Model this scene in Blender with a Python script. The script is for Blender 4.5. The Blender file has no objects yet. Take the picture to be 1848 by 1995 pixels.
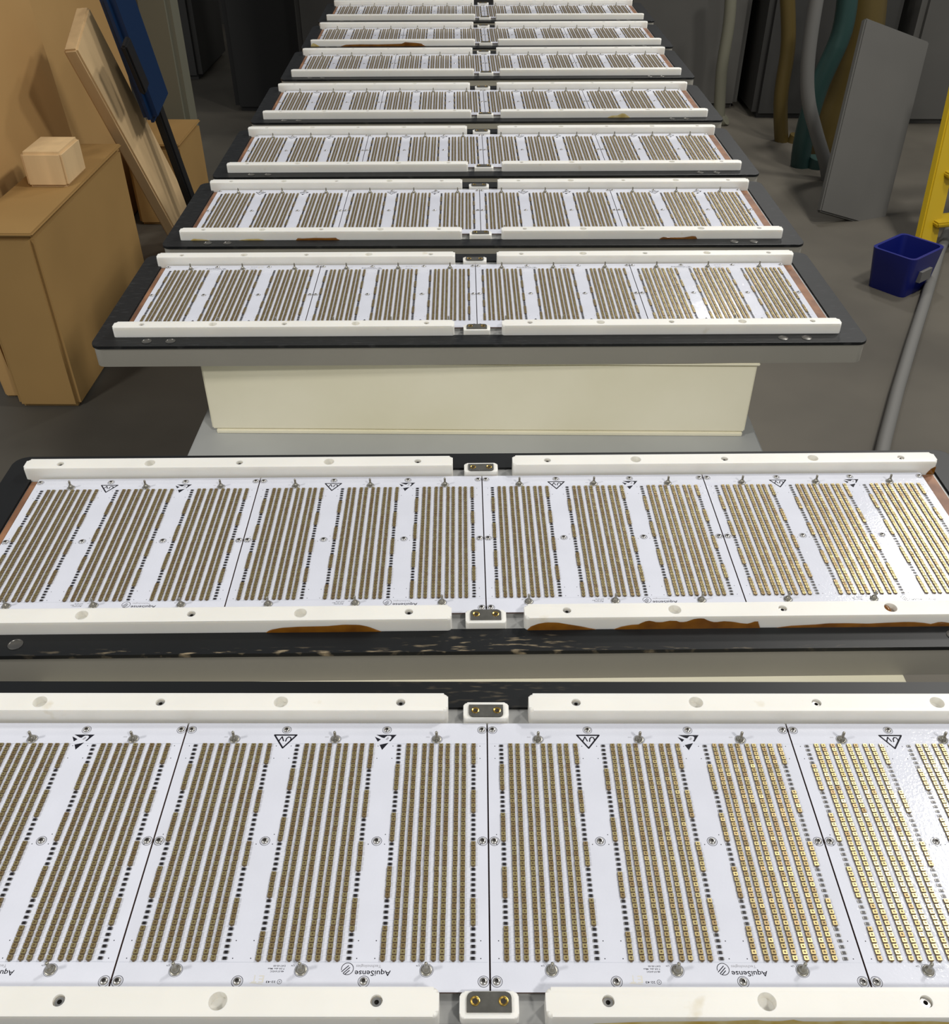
import bpy, bmesh, math, random
import numpy as np
from mathutils import Vector, Matrix

random.seed(7); rng = np.random.default_rng(7)
D = bpy.data; S = bpy.context.scene; COL = S.collection
MM = 0.001

# ------------------------------------------------------------------ camera
F_PX, W_PX, H_PX = 1865.0, 1848.0, 1995.0
Z0 = 0.90                      # height of the circuit-board surface above the floor
CAM_H = Z0 + 0.5945
vp = Vector(((950 - 924) / F_PX, (-437 - 997.5) / F_PX, 1.0)).normalized()   # world +Y seen by the lens (x right, y down, z ahead)
up = Vector((0, -vp.z, vp.y)).normalized()
if up.y > 0: up = -up
xr = vp.cross(up)
if xr.x < 0: xr = -xr
ROT = Matrix((xr, vp, up))     # lens axes -> world
def at(px, py, X=None, Y=None, Z=None):
    """world point where the photograph's pixel meets a plane X, Y or Z = const (metres)"""
    w = ROT @ Vector(((px - 924) / F_PX, (py - 997.5) / F_PX, 1.0))
    t = X / w.x if X is not None else Y / w.y if Y is not None else (Z - CAM_H) / w.z
    return Vector((w.x * t, w.y * t, CAM_H + w.z * t))
cam_d = D.cameras.new('camera'); cam = D.objects.new('camera', cam_d); COL.objects.link(cam)
cam_d.sensor_fit = 'HORIZONTAL'; cam_d.sensor_width = 36.0; cam_d.lens = F_PX / W_PX * 36.0
cam_d.clip_start = 0.02; cam_d.clip_end = 60
ax = ROT @ Vector((1, 0, 0)); ay = ROT @ Vector((0, -1, 0)); az = ROT @ Vector((0, 0, -1))
m = Matrix((ax, ay, az)).transposed().to_4x4(); m.translation = (0, 0, CAM_H)
cam.matrix_world = m
S.camera = cam

# ------------------------------------------------------------------ light and exposure
wd = D.worlds.new('room_light'); S.world = wd; wd.use_nodes = True
bg = wd.node_tree.nodes['Background']; bg.inputs[0].default_value = (0.93, 0.96, 1.0, 1); bg.inputs[1].default_value = 0.30
def area(name, loc, sx, sy, power, col=(1, 0.97, 0.92)):
    l = D.lights.new(name, 'AREA'); l.shape = 'RECTANGLE'; l.size = sx; l.size_y = sy; l.energy = power; l.color = col
    o = D.objects.new(name, l); COL.objects.link(o); o.location = loc
    return o
HL = Z0 + 2.6
area('ceiling_or_fill_light', (1.96, 2.12, HL), 0.32, 0.42, 72)
area('ceiling_or_fill_light', (1.42, -1.45, HL), 0.32, 0.42, 76)
area('ceiling_or_fill_light', (2.18, 3.62, HL), 0.32, 0.42, 44)
area('ceiling_or_fill_light', (1.50, 5.60, HL), 0.32, 0.42, 34)
area('ceiling_or_fill_light', (-2.7, -0.4, HL), 0.40, 0.52, 84)  # added fill lamp, lifts the left floor and the brown sheets
vs = S.view_settings
vs.view_transform = 'Standard'; vs.look = 'None'; vs.gamma = 1.0; vs.use_curve_mapping = False
vs.exposure = -0.06

# ------------------------------------------------------------------ materials
def mat(name, col, rough=0.5, metal=0.0, spec=0.5, var=0.0, scale=8.0, bump=0.0, bscale=60.0, col2=None, coat=0.0, detail=3.0, stretch=None, objrand=0.0):
    mt = D.materials.new(name); mt.use_nodes = True; n = mt.node_tree; N = n.nodes; Lk = n.links
    b = N['Principled BSDF']
    b.inputs['Base Color'].default_value = (*col, 1); b.inputs['Roughness'].default_value = rough
    b.inputs['Metallic'].default_value = metal; b.inputs['Specular IOR Level'].default_value = spec
    b.inputs['Coat Weight'].default_value = coat
    tc = N.new('ShaderNodeTexCoord'); vec = tc.outputs['Object']
    if stretch:
        mp = N.new('ShaderNodeMapping'); mp.inputs['Scale'].default_value = stretch; Lk.new(vec, mp.inputs[0]); vec = mp.outputs[0]
    if var or col2:
        t = N.new('ShaderNodeTexNoise'); t.inputs['Scale'].default_value = scale; t.inputs['Detail'].default_value = detail
        Lk.new(vec, t.inputs['Vector'])
        r = N.new('ShaderNodeValToRGB'); r.color_ramp.elements[0].position = 0.36; r.color_ramp.elements[1].position = 0.66
        a = col; c2 = col2 or tuple(min(1, c * (1 + var)) for c in col)
        if not col2: a = tuple(c * (1 - var) for c in col)
        r.color_ramp.elements[0].color = (*a, 1); r.color_ramp.elements[1].color = (*c2, 1)
        Lk.new(t.outputs['Fac'], r.inputs[0]); Lk.new(r.outputs[0], b.inputs['Base Color'])
    if objrand:
        oi = N.new('ShaderNodeObjectInfo'); hs = N.new('ShaderNodeHueSaturation')
        mr = N.new('ShaderNodeMapRange'); mr.inputs['To Min'].default_value = 1 - objrand; mr.inputs['To Max'].default_value = 1 + objrand * 0.4
        Lk.new(oi.outputs['Random'], mr.inputs['Value']); Lk.new(mr.outputs[0], hs.inputs['Value'])
        src = b.inputs['Base Color'].links[0].from_socket if b.inputs['Base Color'].links else None
        if src: Lk.new(src, hs.inputs['Color'])
        else: hs.inputs['Color'].default_value = (*col, 1)
        Lk.new(hs.outputs[0], b.inputs['Base Color'])
    if bump:
        t2 = N.new('ShaderNodeTexNoise'); t2.inputs['Scale'].default_value = bscale; t2.inputs['Detail'].default_value = 2.0; Lk.new(vec, t2.inputs['Vector'])
        bp = N.new('ShaderNodeBump'); bp.inputs['Strength'].default_value = bump; bp.inputs['Distance'].default_value = 0.001
        Lk.new(t2.outputs['Fac'], bp.inputs['Height']); Lk.new(bp.outputs[0], b.inputs['Normal'])
    return mt

M = {}
M['pcb'] = mat('white_solder_mask', (0.66, 0.675, 0.745), 0.075, 0, 0.5, var=0.02, scale=30, bump=0.13, bscale=480, objrand=0.05)
M['pcb_edge'] = mat('board_edge', (0.10, 0.06, 0.05), 0.6)
M['ink'] = mat('black_print', (0.008, 0.008, 0.014), 0.6, 0, 0.2)
M['ink_grey'] = mat('grey_print', (0.33, 0.33, 0.36), 0.5)
M['trace'] = mat('trace_relief', (0.43, 0.46, 0.53), 0.35)
M['tape'] = mat('pale_print', (0.60, 0.58, 0.52), 0.5)
M['led_side'] = mat('led_side', (0.150, 0.108, 0.060), 0.5)
M['led_chip'] = mat('led_window', (0.14, 0.088, 0.035), 0.3, 0.3)
def led_gold():
    mt = D.materials.new('led_gold_rim'); mt.use_nodes = True; n = mt.node_tree; N = n.nodes; Lk = n.links; b = N['Principled BSDF']
    b.inputs['Metallic'].default_value = 0.8; b.inputs['Roughness'].default_value = 0.36
    a = N.new('ShaderNodeAttribute'); a.attribute_name = 'tone'
    r = N.new('ShaderNodeValToRGB'); e = r.color_ramp.elements
    e[0].color = (0.36, 0.255, 0.13, 1); e[1].color = (0.47, 0.40, 0.19, 1)
    x = r.color_ramp.elements.new(0.5); x.color = (0.42, 0.335, 0.155, 1)
    Lk.new(a.outputs['Fac'], r.inputs[0]); Lk.new(r.outputs[0], b.inputs['Base Color'])
    return mt
M['led_gold'] = led_gold()
M['res_black'] = mat('resistor_black', (0.010, 0.008, 0.010), 0.35)
M['res_end'] = mat('resistor_end', (0.24, 0.235, 0.225), 0.4, 0.6)
M['steel'] = mat('stainless_steel', (0.58, 0.56, 0.52), 0.26, 1.0)
M['steel_dark'] = mat('screw_recess', (0.05, 0.045, 0.04), 0.5, 0.5)
M['steel_mid'] = mat('dull_steel', (0.16, 0.155, 0.145), 0.35, 0.9)
M['tin'] = mat('tinned_stud', (0.33, 0.315, 0.27), 0.34, 0.85)
M['bar'] = mat('white_acetal', (0.80, 0.785, 0.73), 0.42, 0, 0.4, var=0.025, scale=14, bump=0.05, bscale=300, objrand=0.03)
def smudge(mt):
    n = mt.node_tree; N = n.nodes; Lk = n.links; b = N['Principled BSDF']; src = b.inputs['Base Color'].links[0].from_socket
    tc = N.new('ShaderNodeTexCoord'); oi = N.new('ShaderNodeObjectInfo'); ad = N.new('ShaderNodeVectorMath'); ad.operation = 'ADD'
    sc = N.new('ShaderNodeMath'); sc.operation = 'MULTIPLY'; sc.inputs[1].default_value = 40; Lk.new(oi.outputs['Random'], sc.inputs[0])
    Lk.new(tc.outputs['Object'], ad.inputs[0]); Lk.new(sc.outputs[0], ad.inputs[1])
    t = N.new('ShaderNodeTexNoise'); t.inputs['Scale'].default_value = 42; t.inputs['Detail'].default_value = 4; Lk.new(ad.outputs[0], t.inputs['Vector'])
    r = N.new('ShaderNodeValToRGB'); r.color_ramp.elements[0].position = 0.685; r.color_ramp.elements[1].position = 0.82
    r.color_ramp.elements[0].color = (0, 0, 0, 1); r.color_ramp.elements[1].color = (0.45, 0.45, 0.45, 1); Lk.new(t.outputs['Fac'], r.inputs[0])
    mx = N.new('ShaderNodeMix'); mx.data_type = 'RGBA'; Lk.new(r.outputs[0], mx.inputs['Factor']); Lk.new(src, mx.inputs['A']); mx.inputs['B'].default_value = (0.50, 0.40, 0.19, 1)
    Lk.new(mx.outputs['Result'], b.inputs['Base Color'])
smudge(M['bar'])
bb = M['bar'].node_tree.nodes['Principled BSDF']; bb.inputs['Subsurface Weight'].default_value = 0.45; bb.inputs['Subsurface Scale'].default_value = 0.006; bb.inputs['Subsurface Radius'].default_value = (1.0, 0.9, 0.75)
M['socket'] = mat('grey_socket', (0.095, 0.092, 0.080), 0.35, 0.2, var=0.15, scale=120)
M['gold'] = mat('gold_contact', (0.62, 0.40, 0.09), 0.22, 1.0)
M['hole'] = mat('contact_hole', (0.02, 0.013, 0.005), 0.6)
M['alu'] = mat('milled_aluminium', (0.33, 0.33, 0.32), 0.42, 0.25, var=0.12, scale=40, bump=0.05, bscale=200)
M['spreader'] = mat('copper_gap_shade', (0.045, 0.020, 0.014), 0.6)  # darkened base colour paints in the shade deep in the board seams
M['copper'] = mat('copper_strip', (0.16, 0.072, 0.038), 0.5, 0.1, col2=(0.40, 0.195, 0.095), scale=16, detail=5)
M['resin'] = mat('amber_resin', (0.22, 0.085, 0.006), 0.18, 0, 0.5, col2=(0.13, 0.045, 0.004), scale=40, coat=0.4)
M['resin_pale'] = mat('yellow_residue', (0.42, 0.30, 0.07), 0.5, col2=(0.52, 0.44, 0.22), scale=60)
M['housing'] = mat('grey_painted_housing', (0.25, 0.238, 0.204), 0.5, 0.0, var=0.05, scale=5, bump=0.03, bscale=300)
M['cream'] = mat('cream_board', (0.85, 0.81, 0.645), 0.75, 0, 0.3, col2=(0.79, 0.75, 0.57), scale=5, detail=5)
M['table'] = mat('grey_laminate', (0.40, 0.41, 0.40), 0.5, 0, 0.4, var=0.06, scale=6)
M['leg'] = mat('table_leg_paint', (0.08, 0.08, 0.085), 0.5)

def black_frame(name, dust):
    """matt black sheet; worn dust and scuffs that have a shape of their own"""
    mt = D.materials.new(name); mt.use_nodes = True; n = mt.node_tree; N = n.nodes; Lk = n.links; b = N['Principled BSDF']
    b.inputs['Roughness'].default_value = 0.45; b.inputs['Specular IOR Level'].default_value = 0.3
    tc = N.new('ShaderNodeTexCoord')
    t = N.new('ShaderNodeTexNoise'); t.inputs['Scale'].default_value = 9; t.inputs['Detail'].default_value = 4; Lk.new(tc.outputs['Object'], t.inputs['Vector'])
    r = N.new('ShaderNodeValToRGB'); r.color_ramp.elements[0].color = (0.0040, 0.0048, 0.0056, 1); r.color_ramp.elements[1].color = (0.0085, 0.0093, 0.0100, 1)
    Lk.new(t.outputs['Fac'], r.inputs[0])
    # specks
    mp = N.new('ShaderNodeMapping'); mp.inputs['Scale'].default_value = (60, 330, 60); Lk.new(tc.outputs['Object'], mp.inputs[0])
    t2 = N.new('ShaderNodeTexNoise'); t2.inputs['Scale'].default_value = 1.0; t2.inputs['Detail'].default_value = 5; Lk.new(mp.outputs[0], t2.inputs['Vector'])
    r2 = N.new('ShaderNodeValToRGB'); r2.color_ramp.elements[0].position = 0.56; r2.color_ramp.elements[1].position = 0.72
    Lk.new(t2.outputs['Fac'], r2.inputs[0])
    # a dusty patch around a point of the frame
    sep = N.new('ShaderNodeSeparateXYZ'); Lk.new(tc.outputs['Object'], sep.inputs[0])
    def gauss(sock, c, w):
        s = N.new('ShaderNodeMath'); s.operation = 'SUBTRACT'; Lk.new(sock, s.inputs[0]); s.inputs[1].default_value = c
        d = N.new('ShaderNodeMath'); d.operation = 'DIVIDE'; Lk.new(s.outputs[0], d.inputs[0]); d.inputs[1].default_value = w
        q = N.new('ShaderNodeMath'); q.operation = 'MULTIPLY'; Lk.new(d.outputs[0], q.inputs[0]); Lk.new(d.outputs[0], q.inputs[1])
        o = N.new('ShaderNodeMath'); o.operation = 'SUBTRACT'; o.use_clamp = True; o.inputs[0].default_value = 1.0; Lk.new(q.outputs[0], o.inputs[1])
        return o.outputs[0]
    total = None
    for (cx, wx, cy, wy, k) in dust:
        p = N.new('ShaderNodeMath'); p.operation = 'MULTIPLY'; Lk.new(gauss(sep.outputs[0], cx, wx), p.inputs[0]); Lk.new(gauss(sep.outputs[1], cy, wy), p.inputs[1])
        q = N.new('ShaderNodeMath'); q.operation = 'MULTIPLY'; Lk.new(p.outputs[0], q.inputs[0]); q.inputs[1].default_value = k
        if total is None: total = q.outputs[0]
        else:
            a = N.new('ShaderNodeMath'); a.operation = 'ADD'; Lk.new(total, a.inputs[0]); Lk.new(q.outputs[0], a.inputs[1]); total = a.outputs[0]
    fac = N.new('ShaderNodeMath'); fac.operation = 'MULTIPLY'; fac.use_clamp = True; Lk.new(r2.outputs[0], fac.inputs[0])
    if total is not None: Lk.new(total, fac.inputs[1])
    else: fac.inputs[1].default_value = 0.10
    mx = N.new('ShaderNodeMix'); mx.data_type = 'RGBA'; Lk.new(fac.outputs[0], mx.inputs['Factor']); Lk.new(r.outputs[0], mx.inputs['A'])
    mx.inputs['B'].default_value = (0.34, 0.27, 0.17, 1) if dust else (0.2, 0.2, 0.2, 1)
    Lk.new(mx.outputs['Result'], b.inputs['Base Color'])
    return mt
M['frame'] = black_frame('black_frame', [])
M['frame_dusty'] = black_frame('black_frame_dusty', [(0.0, 0.085, -0.143, 0.013, 0.95), (-0.24, 0.17, -0.150, 0.006, 0.9), (0.05, 0.30, -0.151, 0.004, 0.6)])
M['frame_scuffed'] = black_frame('black_frame_scuffed', [(0.0, 0.10, 0.140, 0.02, 0.18)])

# ------------------------------------------------------------------ helpers
def link(name, me, mats, parent=None, loc=(0, 0, 0), rz=0.0, scale=None):
    o = D.objects.new(name, me); COL.objects.link(o)
    if me is not None and len(me.materials) == 0:
        for k in (mats if isinstance(mats, (list, tuple)) else [mats]): me.materials.append(M[k])
    if parent: o.parent = parent
    o.location = loc; o.rotation_euler = (0, 0, rz)
    if scale: o.scale = scale
    return o
def tag(o, label=None, cat=None, group=None, kind=None):
    if label: o['label'] = label
    if cat: o['category'] = cat
    if group: o['group'] = group
    if kind: o['kind'] = kind
    return o
def empty(name, loc, rz=0.0):
    o = D.objects.new(name, None); COL.objects.link(o); o.location = loc; o.rotation_euler = (0, 0, rz); o.empty_display_size = 0.05
    return o
def finish(bm, name, smooth=None):
    me = D.meshes.new(name); bmesh.ops.recalc_face_normals(bm, faces=bm.faces); bm.to_mesh(me); bm.free()
    if smooth is not None:
        me.shade_smooth(); me.set_sharp_from_angle(angle=math.radians(smooth))
    return me
def rounded(x0, x1, y0, y1, r, seg=5):
    pts = []
    for cx, cy, a0 in ((x1 - r, y1 - r, 0), (x0 + r, y1 - r, 90), (x0 + r, y0 + r, 180), (x1 - r, y0 + r, 270)):
        for k in range(seg + 1):
            a = math.radians(a0 + 90 * k / seg); pts.append((cx + r * math.cos(a), cy + r * math.sin(a)))
    return pts
def prism(bm, pts, z0, z1, bev=0.0, bseg=2, both=False):
    lo = [bm.verts.new((x, y, z0)) for x, y in pts]; hi = [bm.verts.new((x, y, z1)) for x, y in pts]
    n = len(pts); bm.faces.new(lo[::-1]); top = bm.faces.new(hi)
    for i in range(n): bm.faces.new((lo[i], lo[(i + 1) % n], hi[(i + 1) % n], hi[i]))
    if bev:
        ed = list(top.edges)
        if both: ed += [e for f in bm.faces if all(abs(v.co.z - z0) < 1e-7 for v in f.verts) for e in f.edges]
        bmesh.ops.bevel(bm, geom=ed, offset=bev, segments=bseg, affect='EDGES', profile=0.5)
def box(bm, x0, x1, y0, y1, z0, z1):
    prism(bm, [(x0, y0), (x1, y0), (x1, y1), (x0, y1)], z0, z1)
def bevel_box(x0, x1, y0, y1, z0, z1, b, seg=2):
    bm = bmesh.new(); box(bm, x0, x1, y0, y1, z0, z1)
    if b: bmesh.ops.bevel(bm, geom=list(bm.edges), offset=b, segments=seg, affect='EDGES')
    return bm
def lathe(bm, prof, seg=20, cx=0, cy=0):
    rings = []
    for r, z in prof:
        if r < 1e-7: rings.append([bm.verts.new((cx, cy, z))])
        else: rings.append([bm.verts.new((cx + r * math.cos(2 * math.pi * k / seg), cy + r * math.sin(2 * math.pi * k / seg), z)) for k in range(seg)])
    fs = []
    for a, b in zip(rings, rings[1:]):
        for k in range(seg):
            k2 = (k + 1) % seg
            if len(a) == 1: fs.append(bm.faces.new((a[0], b[k], b[k2])))
            elif len(b) == 1: fs.append(bm.faces.new((a[k], a[k2], b[0])))
            else: fs.append(bm.faces.new((a[k], a[k2], b[k2], b[k])))
    return fs
def boolean(me_a, cutters, name):
    """subtract meshes from a mesh, once, while the script runs"""
    o = D.objects.new('tmp_a', me_a); COL.objects.link(o); tmp = [o]
    for c in cutters:
        k = D.objects.new('tmp_c', c); COL.objects.link(k); tmp.append(k)
        md = o.modifiers.new('b', 'BOOLEAN'); md.operation = 'DIFFERENCE'; md.object = k; md.solver = 'EXACT'
    bpy.context.view_layer.update()
    dg = bpy.context.evaluated_depsgraph_get()
    me = D.meshes.new_from_object(o.evaluated_get(dg)); me.name = name
    for k in tmp: D.objects.remove(k)
    return me
def tube(bm, pts, r, seg=8):
    prev = None; rings = []
    for i, p in enumerate(pts):
        p = Vector(p); d = (Vector(pts[min(i + 1, len(pts) - 1)]) - Vector(pts[max(i - 1, 0)])).normalized()
        a = d.cross(Vector((0.31, 0.92, 0.23))).normalized(); b = d.cross(a)
        rr = r[i] if isinstance(r, (list, tuple)) else r
        rings.append([bm.verts.new(p + (a * math.cos(2 * math.pi * k / seg) + b * math.sin(2 * math.pi * k / seg)) * rr) for k in range(seg)])
    for a, b in zip(rings, rings[1:]):
        for k in range(seg): bm.faces.new((a[k], a[(k + 1) % seg], b[(k + 1) % seg], b[k]))
    bm.faces.new(rings[0][::-1]); bm.faces.new(rings[-1])

# ------------------------------------------------------------------ setting: floor and wall
M['floor'] = mat('concrete_floor', (0.118, 0.106, 0.084), 0.6, 0, 0.3, col2=(0.070, 0.063, 0.051), scale=1.1, detail=4)
M['wall'] = mat('grey_wall_paint', (0.075, 0.072, 0.066), 0.8, var=0.1, scale=1.5)
bm = bmesh.new(); box(bm, -6, 6, -3, 9, -0.05, 0.0); tag(link('floor', finish(bm, 'floor'), 'floor'), kind='structure')
bm = bmesh.new(); box(bm, -6, 6, 8.0, 8.1, 0.0, 3.2); tag(link('wall_back', finish(bm, 'wall_back'), 'wall'), kind='structure')

# ------------------------------------------------------------------ table and cream supports
TBL = Z0 - 0.150
t = tag(empty('work_table', (-0.01, 2.0, 0)), 'long narrow grey laminate table under the cream support boxes', 'table')
bm = bevel_box(-0.40, 0.40, -1.92, 1.75, TBL - 0.035, TBL, 0.003); link('table_top', finish(bm, 'table_top', 30), 'table', t)
bm = bevel_box(-0.025, 0.025, -0.025, 0.025, 0.0, TBL - 0.035, 0.004); lg = finish(bm, 'table_leg', 30)
for x in (-0.34, 0.34):
    for y in (-1.8, 0.0, 1.65): link('leg', lg, 'leg', t, (x, y, 0))

def support(x0, x1, y0, y1, drop, label):
    o = tag(empty('support_box', ((x0 + x1) / 2, (y0 + y1) / 2, TBL)), label, 'box')
    hx, hy = (x1 - x0) / 2, (y1 - y0) / 2; top = Z0 - drop - TBL
    bm = bevel_box(-hx, hx, -hy, hy, 0.006, top - 0.004, 0.002); link('box_body', finish(bm, 'box_body', 30), 'cream', o)
    bm = bevel_box(-hx - 0.0025, hx + 0.0025, -hy - 0.0025, hy + 0.0025, top - 0.004, top, 0.001); link('box_lid', finish(bm, 'box_lid', 30), 'cream', o)
    bm = bevel_box(-hx + 0.006, hx - 0.003, -hy - 0.002, hy, 0.0, 0.006, 0.001); link('box_base', finish(bm, 'box_base', 30), 'cream', o)
    return o
support(-0.386, 0.370, 1.150, 3.50, 0.033, 'long cream support box with stained front below the far row of panels')
support(-0.386, 0.372, 0.26, 0.86, 0.0385, 'cream support box, a thin strip showing between the two nearest panels')

# ------------------------------------------------------------------ circuit-board meshes (millimetres, origin at the board centre)
BW, PITCH_X = 234.9, 236.0          # board width and board pitch
BH = 105.6                          # half depth
BLOCKS = (-PITCH_X / 3, 0.0, PITCH_X / 3)
COLX = (-28.67, -21.5, -16.13, -8.96, -3.58, 3.58, 8.96, 16.13, 21.5, 28.67)
ROWS, RP, RY0 = 44, 3.9, 83.35
def layout():
    leds, res = [], []
    for bi, bx in enumerate(BLOCKS):
        a, b = (5, 6) if bi != 1 else (6, 5)
        for r in range(ROWS):
            y = RY0 - r * RP; ph = r % 11
            for ci, cx in enumerate(COLX):
                if ci == 0: is_led = ph >= a
                elif ci == 9: is_led = ph < a
                else: is_led = True
                (leds if is_led else res).append((bx + cx, y, bi, r))
    return leds, res
LEDS, RES = layout()

def led_template():
    hx, hy, z, c0 = 1.57, 1.58, 1.45, 0.13; i, j = 0.62, 0.46
    V = []; Q = []; Mi = []
    def q(pts, m):
        n = len(V); V.extend(pts); Q.append((n, n + 1, n + 2, n + 3)); Mi.append(m)
    c = [(-1, -1), (1, -1), (1, 1), (-1, 1)]
    def P(k, ax, ay, zz): return (c[k % 4][0] * ax, c[k % 4][1] * ay, zz)
    for k in range(4):
        q([P(k, hx, hy, 0), P(k + 1, hx, hy, 0), P(k + 1, hx, hy, z - c0), P(k, hx, hy, z - c0)], 0)                   # body side
        q([P(k, hx, hy, z - c0), P(k + 1, hx, hy, z - c0), P(k + 1, hx - c0, hy - c0, z), P(k, hx - c0, hy - c0, z)], 0)  # dark chamfer
        q([P(k, hx - c0, hy - c0, z), P(k + 1, hx - c0, hy - c0, z), P(k + 1, i, i, z), P(k, i, i, z)], 1)              # gold rim
        q([P(k, i, i, z), P(k + 1, i, i, z), P(k + 1, j, j, z - 0.3), P(k, j, j, z - 0.3)], 2)                         # window recess
    q([P(0, j, j, z - 0.3), P(1, j, j, z - 0.3), P(2, j, j, z - 0.3), P(3, j, j, z - 0.3)], 2)
    q([(-0.7, -2.3, 0.5), (0.7, -2.3, 0.5), (0.7, -1.6, 0.5), (-0.7, -1.6, 0.5)], 0)                                     # solder nub to the next row
    q([(-0.7, -2.3, 0.0), (0.7, -2.3, 0.0), (0.7, -2.3, 0.5), (-0.7, -2.3, 0.5)], 0)
    return np.array(V), np.array(Q), np.array(Mi)
def res_template():
    V = []; Q = []; Mi = []
    def q(pts, m):
        n = len(V); V.extend(pts); Q.append((n, n + 1, n + 2, n + 3)); Mi.append(m)
    def bx(x0, x1, y, z, m):
        q([(x0, -y, 0), (x1, -y, 0), (x1, -y, z), (x0, -y, z)], m); q([(x1, y, 0), (x0, y, 0), (x0, y, z), (x1, y, z)], m)
        q([(x0, -y, z), (x1, -y, z), (x1, y, z), (x0, y, z)], m); q([(x0, y, 0), (x0, -y, 0), (x0, -y, z), (x0, y, z)], m); q([(x1, -y, 0), (x1, y, 0), (x1, y, z), (x1, -y, z)], m)
    bx(-1.05, 1.05, 0.95, 0.62, 0); bx(-1.62, -1.05, 0.88, 0.58, 1); bx(1.05, 1.62, 0.88, 0.58, 1)
    return np.array(V), np.array(Q), np.array(Mi)
def scatter(name, tmpl, spots, tilt, mats):
    V, Q, Mi = tmpl; n, nv = len(spots), len(V)
    P = np.array([(s[0], s[1], 0) for s in spots]); tl = rng.normal(0, tilt, (n, 2)); rz = rng.normal(0, 0.012, n); tone = rng.random(n)
    X = np.repeat(V[None], n, 0).copy()
    x, y, z = X[..., 0].copy(), X[..., 1].copy(), X[..., 2]
    X[..., 2] = z + (x * tl[:, :1] + y * tl[:, 1:]) * (z > 0.1)
    X[..., 0] = x - y * rz[:, None]; X[..., 1] = y + x * rz[:, None]
    X += P[:, None, :] + np.concatenate([rng.normal(0, 0.05, (n, 2)), np.zeros((n, 1))], 1)[:, None, :]
    me = D.meshes.new(name); me.vertices.add(n * nv); me.vertices.foreach_set('co', (X.reshape(-1) * MM).astype(np.float32))
    F = (Q[None] + (np.arange(n) * nv)[:, None, None]).reshape(-1, 4); nf = len(F)
    me.loops.add(nf * 4); me.loops.foreach_set('vertex_index', F.reshape(-1).astype(np.int32))
    me.polygons.add(nf); me.polygons.foreach_set('loop_start', (np.arange(nf) * 4).astype(np.int32))
    try: me.polygons.foreach_set('loop_total', np.full(nf, 4, np.int32))
    except Exception: pass
    me.polygons.foreach_set('material_index', np.tile(Mi, n).astype(np.int32))
    at_ = me.attributes.new('tone', 'FLOAT', 'POINT'); at_.data.foreach_set('value', np.repeat(tone, nv).astype(np.float32))
    me.update(); me.validate()
    for k in mats: me.materials.append(M[k])
    return me
LT, RT = led_template(), res_template()
LM = ('led_side', 'led_gold', 'led_chip')
led_me = scatter('led_array', LT, LEDS, 0.020, LM)
res_me = scatter('resistor_array', RT, RES, 0.0, ('res_black', 'res_end'))
CUT = 40                                                     # rows from here on are separate chips on the nearest panel
def near_spots(blocks): return [s for s in LEDS if s[2] in blocks and s[3] >= CUT]
def far_spots(blocks): return [s for s in LEDS if not (s[2] in blocks and s[3] >= CUT)]
led_cut = {k: scatter('led_array_cut', LT, far_spots(b), 0.020, LM) for k, b in ((0, (2,)), (1, (0, 1, 2)), (3, (0,)))}
chip_me = [scatter('led_chip', LT, [(0, 0, 0, 0)], 0.020, LM) for _ in range(8)]

# printing: every mark is a flat piece of ink just above the mask
class Print:
    def __init__(s): s.v = []; s.f = []; s.m = []
    def poly(s, pts, m=0, z=0.03):
        n = len(s.v); s.v += [(x, y, z) for x, y in pts]; s.f.append(tuple(range(n, n + len(pts)))); s.m.append(m)
    def ring(s, cx, cy, r, w, m=0, a0=0, a1=360, seg=28, z=0.03):
        for k in range(seg):
            a, b = (math.radians(a0 + (a1 - a0) * (k + i) / seg) for i in (0, 1))
            s.poly([(cx + (r - w / 2) * math.cos(a), cy + (r - w / 2) * math.sin(a)), (cx + (r + w / 2) * math.cos(a), cy + (r + w / 2) * math.sin(a)),
                    (cx + (r + w / 2) * math.cos(b), cy + (r + w / 2) * math.sin(b)), (cx + (r - w / 2) * math.cos(b), cy + (r - w / 2) * math.sin(b))], m, z)
    def stroke(s, p, q, w, m=0, z=0.03):
        d = Vector((q[0] - p[0], q[1] - p[1])).normalized(); n = Vector((-d.y, d.x)) * w / 2
        s.poly([(p[0] + n.x, p[1] + n.y), (p[0] - n.x, p[1] - n.y), (q[0] - n.x, q[1] - n.y), (q[0] + n.x, q[1] + n.y)], m, z)
    def text(s, body, x, y, width, height, m=0, flip=True, bold=0.012):
        """a line of lettering centred on x, y and scaled to width x height; turned half round as on the boards"""
        cu = D.curves.new('txt', 'FONT'); cu.body = body; cu.resolution_u = 2; cu.offset = bold
        o = D.objects.new('tmp_txt', cu); COL.objects.link(o); bpy.context.view_layer.update()
        me = D.meshes.new_from_object(o.evaluated_get(bpy.context.evaluated_depsgraph_get()))
        c = np.array([v.co[:2] for v in me.vertices]); lo, hi = c.min(0), c.max(0); mid = (lo + hi) / 2; sc = np.array((width, height)) / (hi - lo)
        c = (c - mid) * sc
        if flip: c = -c
        n = len(s.v); s.v += [(x + a, y + b, 0.03) for a, b in c]
        for p in me.polygons: s.f.append(tuple(n + i for i in p.vertices)); s.m.append(m)
        D.objects.remove(o); D.meshes.remove(me); D.curves.remove(cu)
    def mesh(s, name, mats):
        me = D.meshes.new(name); me.from_pydata([(x * MM, y * MM, z * MM) for x, y, z in s.v], [], s.f)
        me.polygons.foreach_set('material_index', s.m); me.update()
        for k in mats: me.materials.append(M[k])
        return me
SCREWX = (-113.9, -39.33, 39.33, 113.9); SCREWY = (99.0, 0.0, -99.0)
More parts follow.
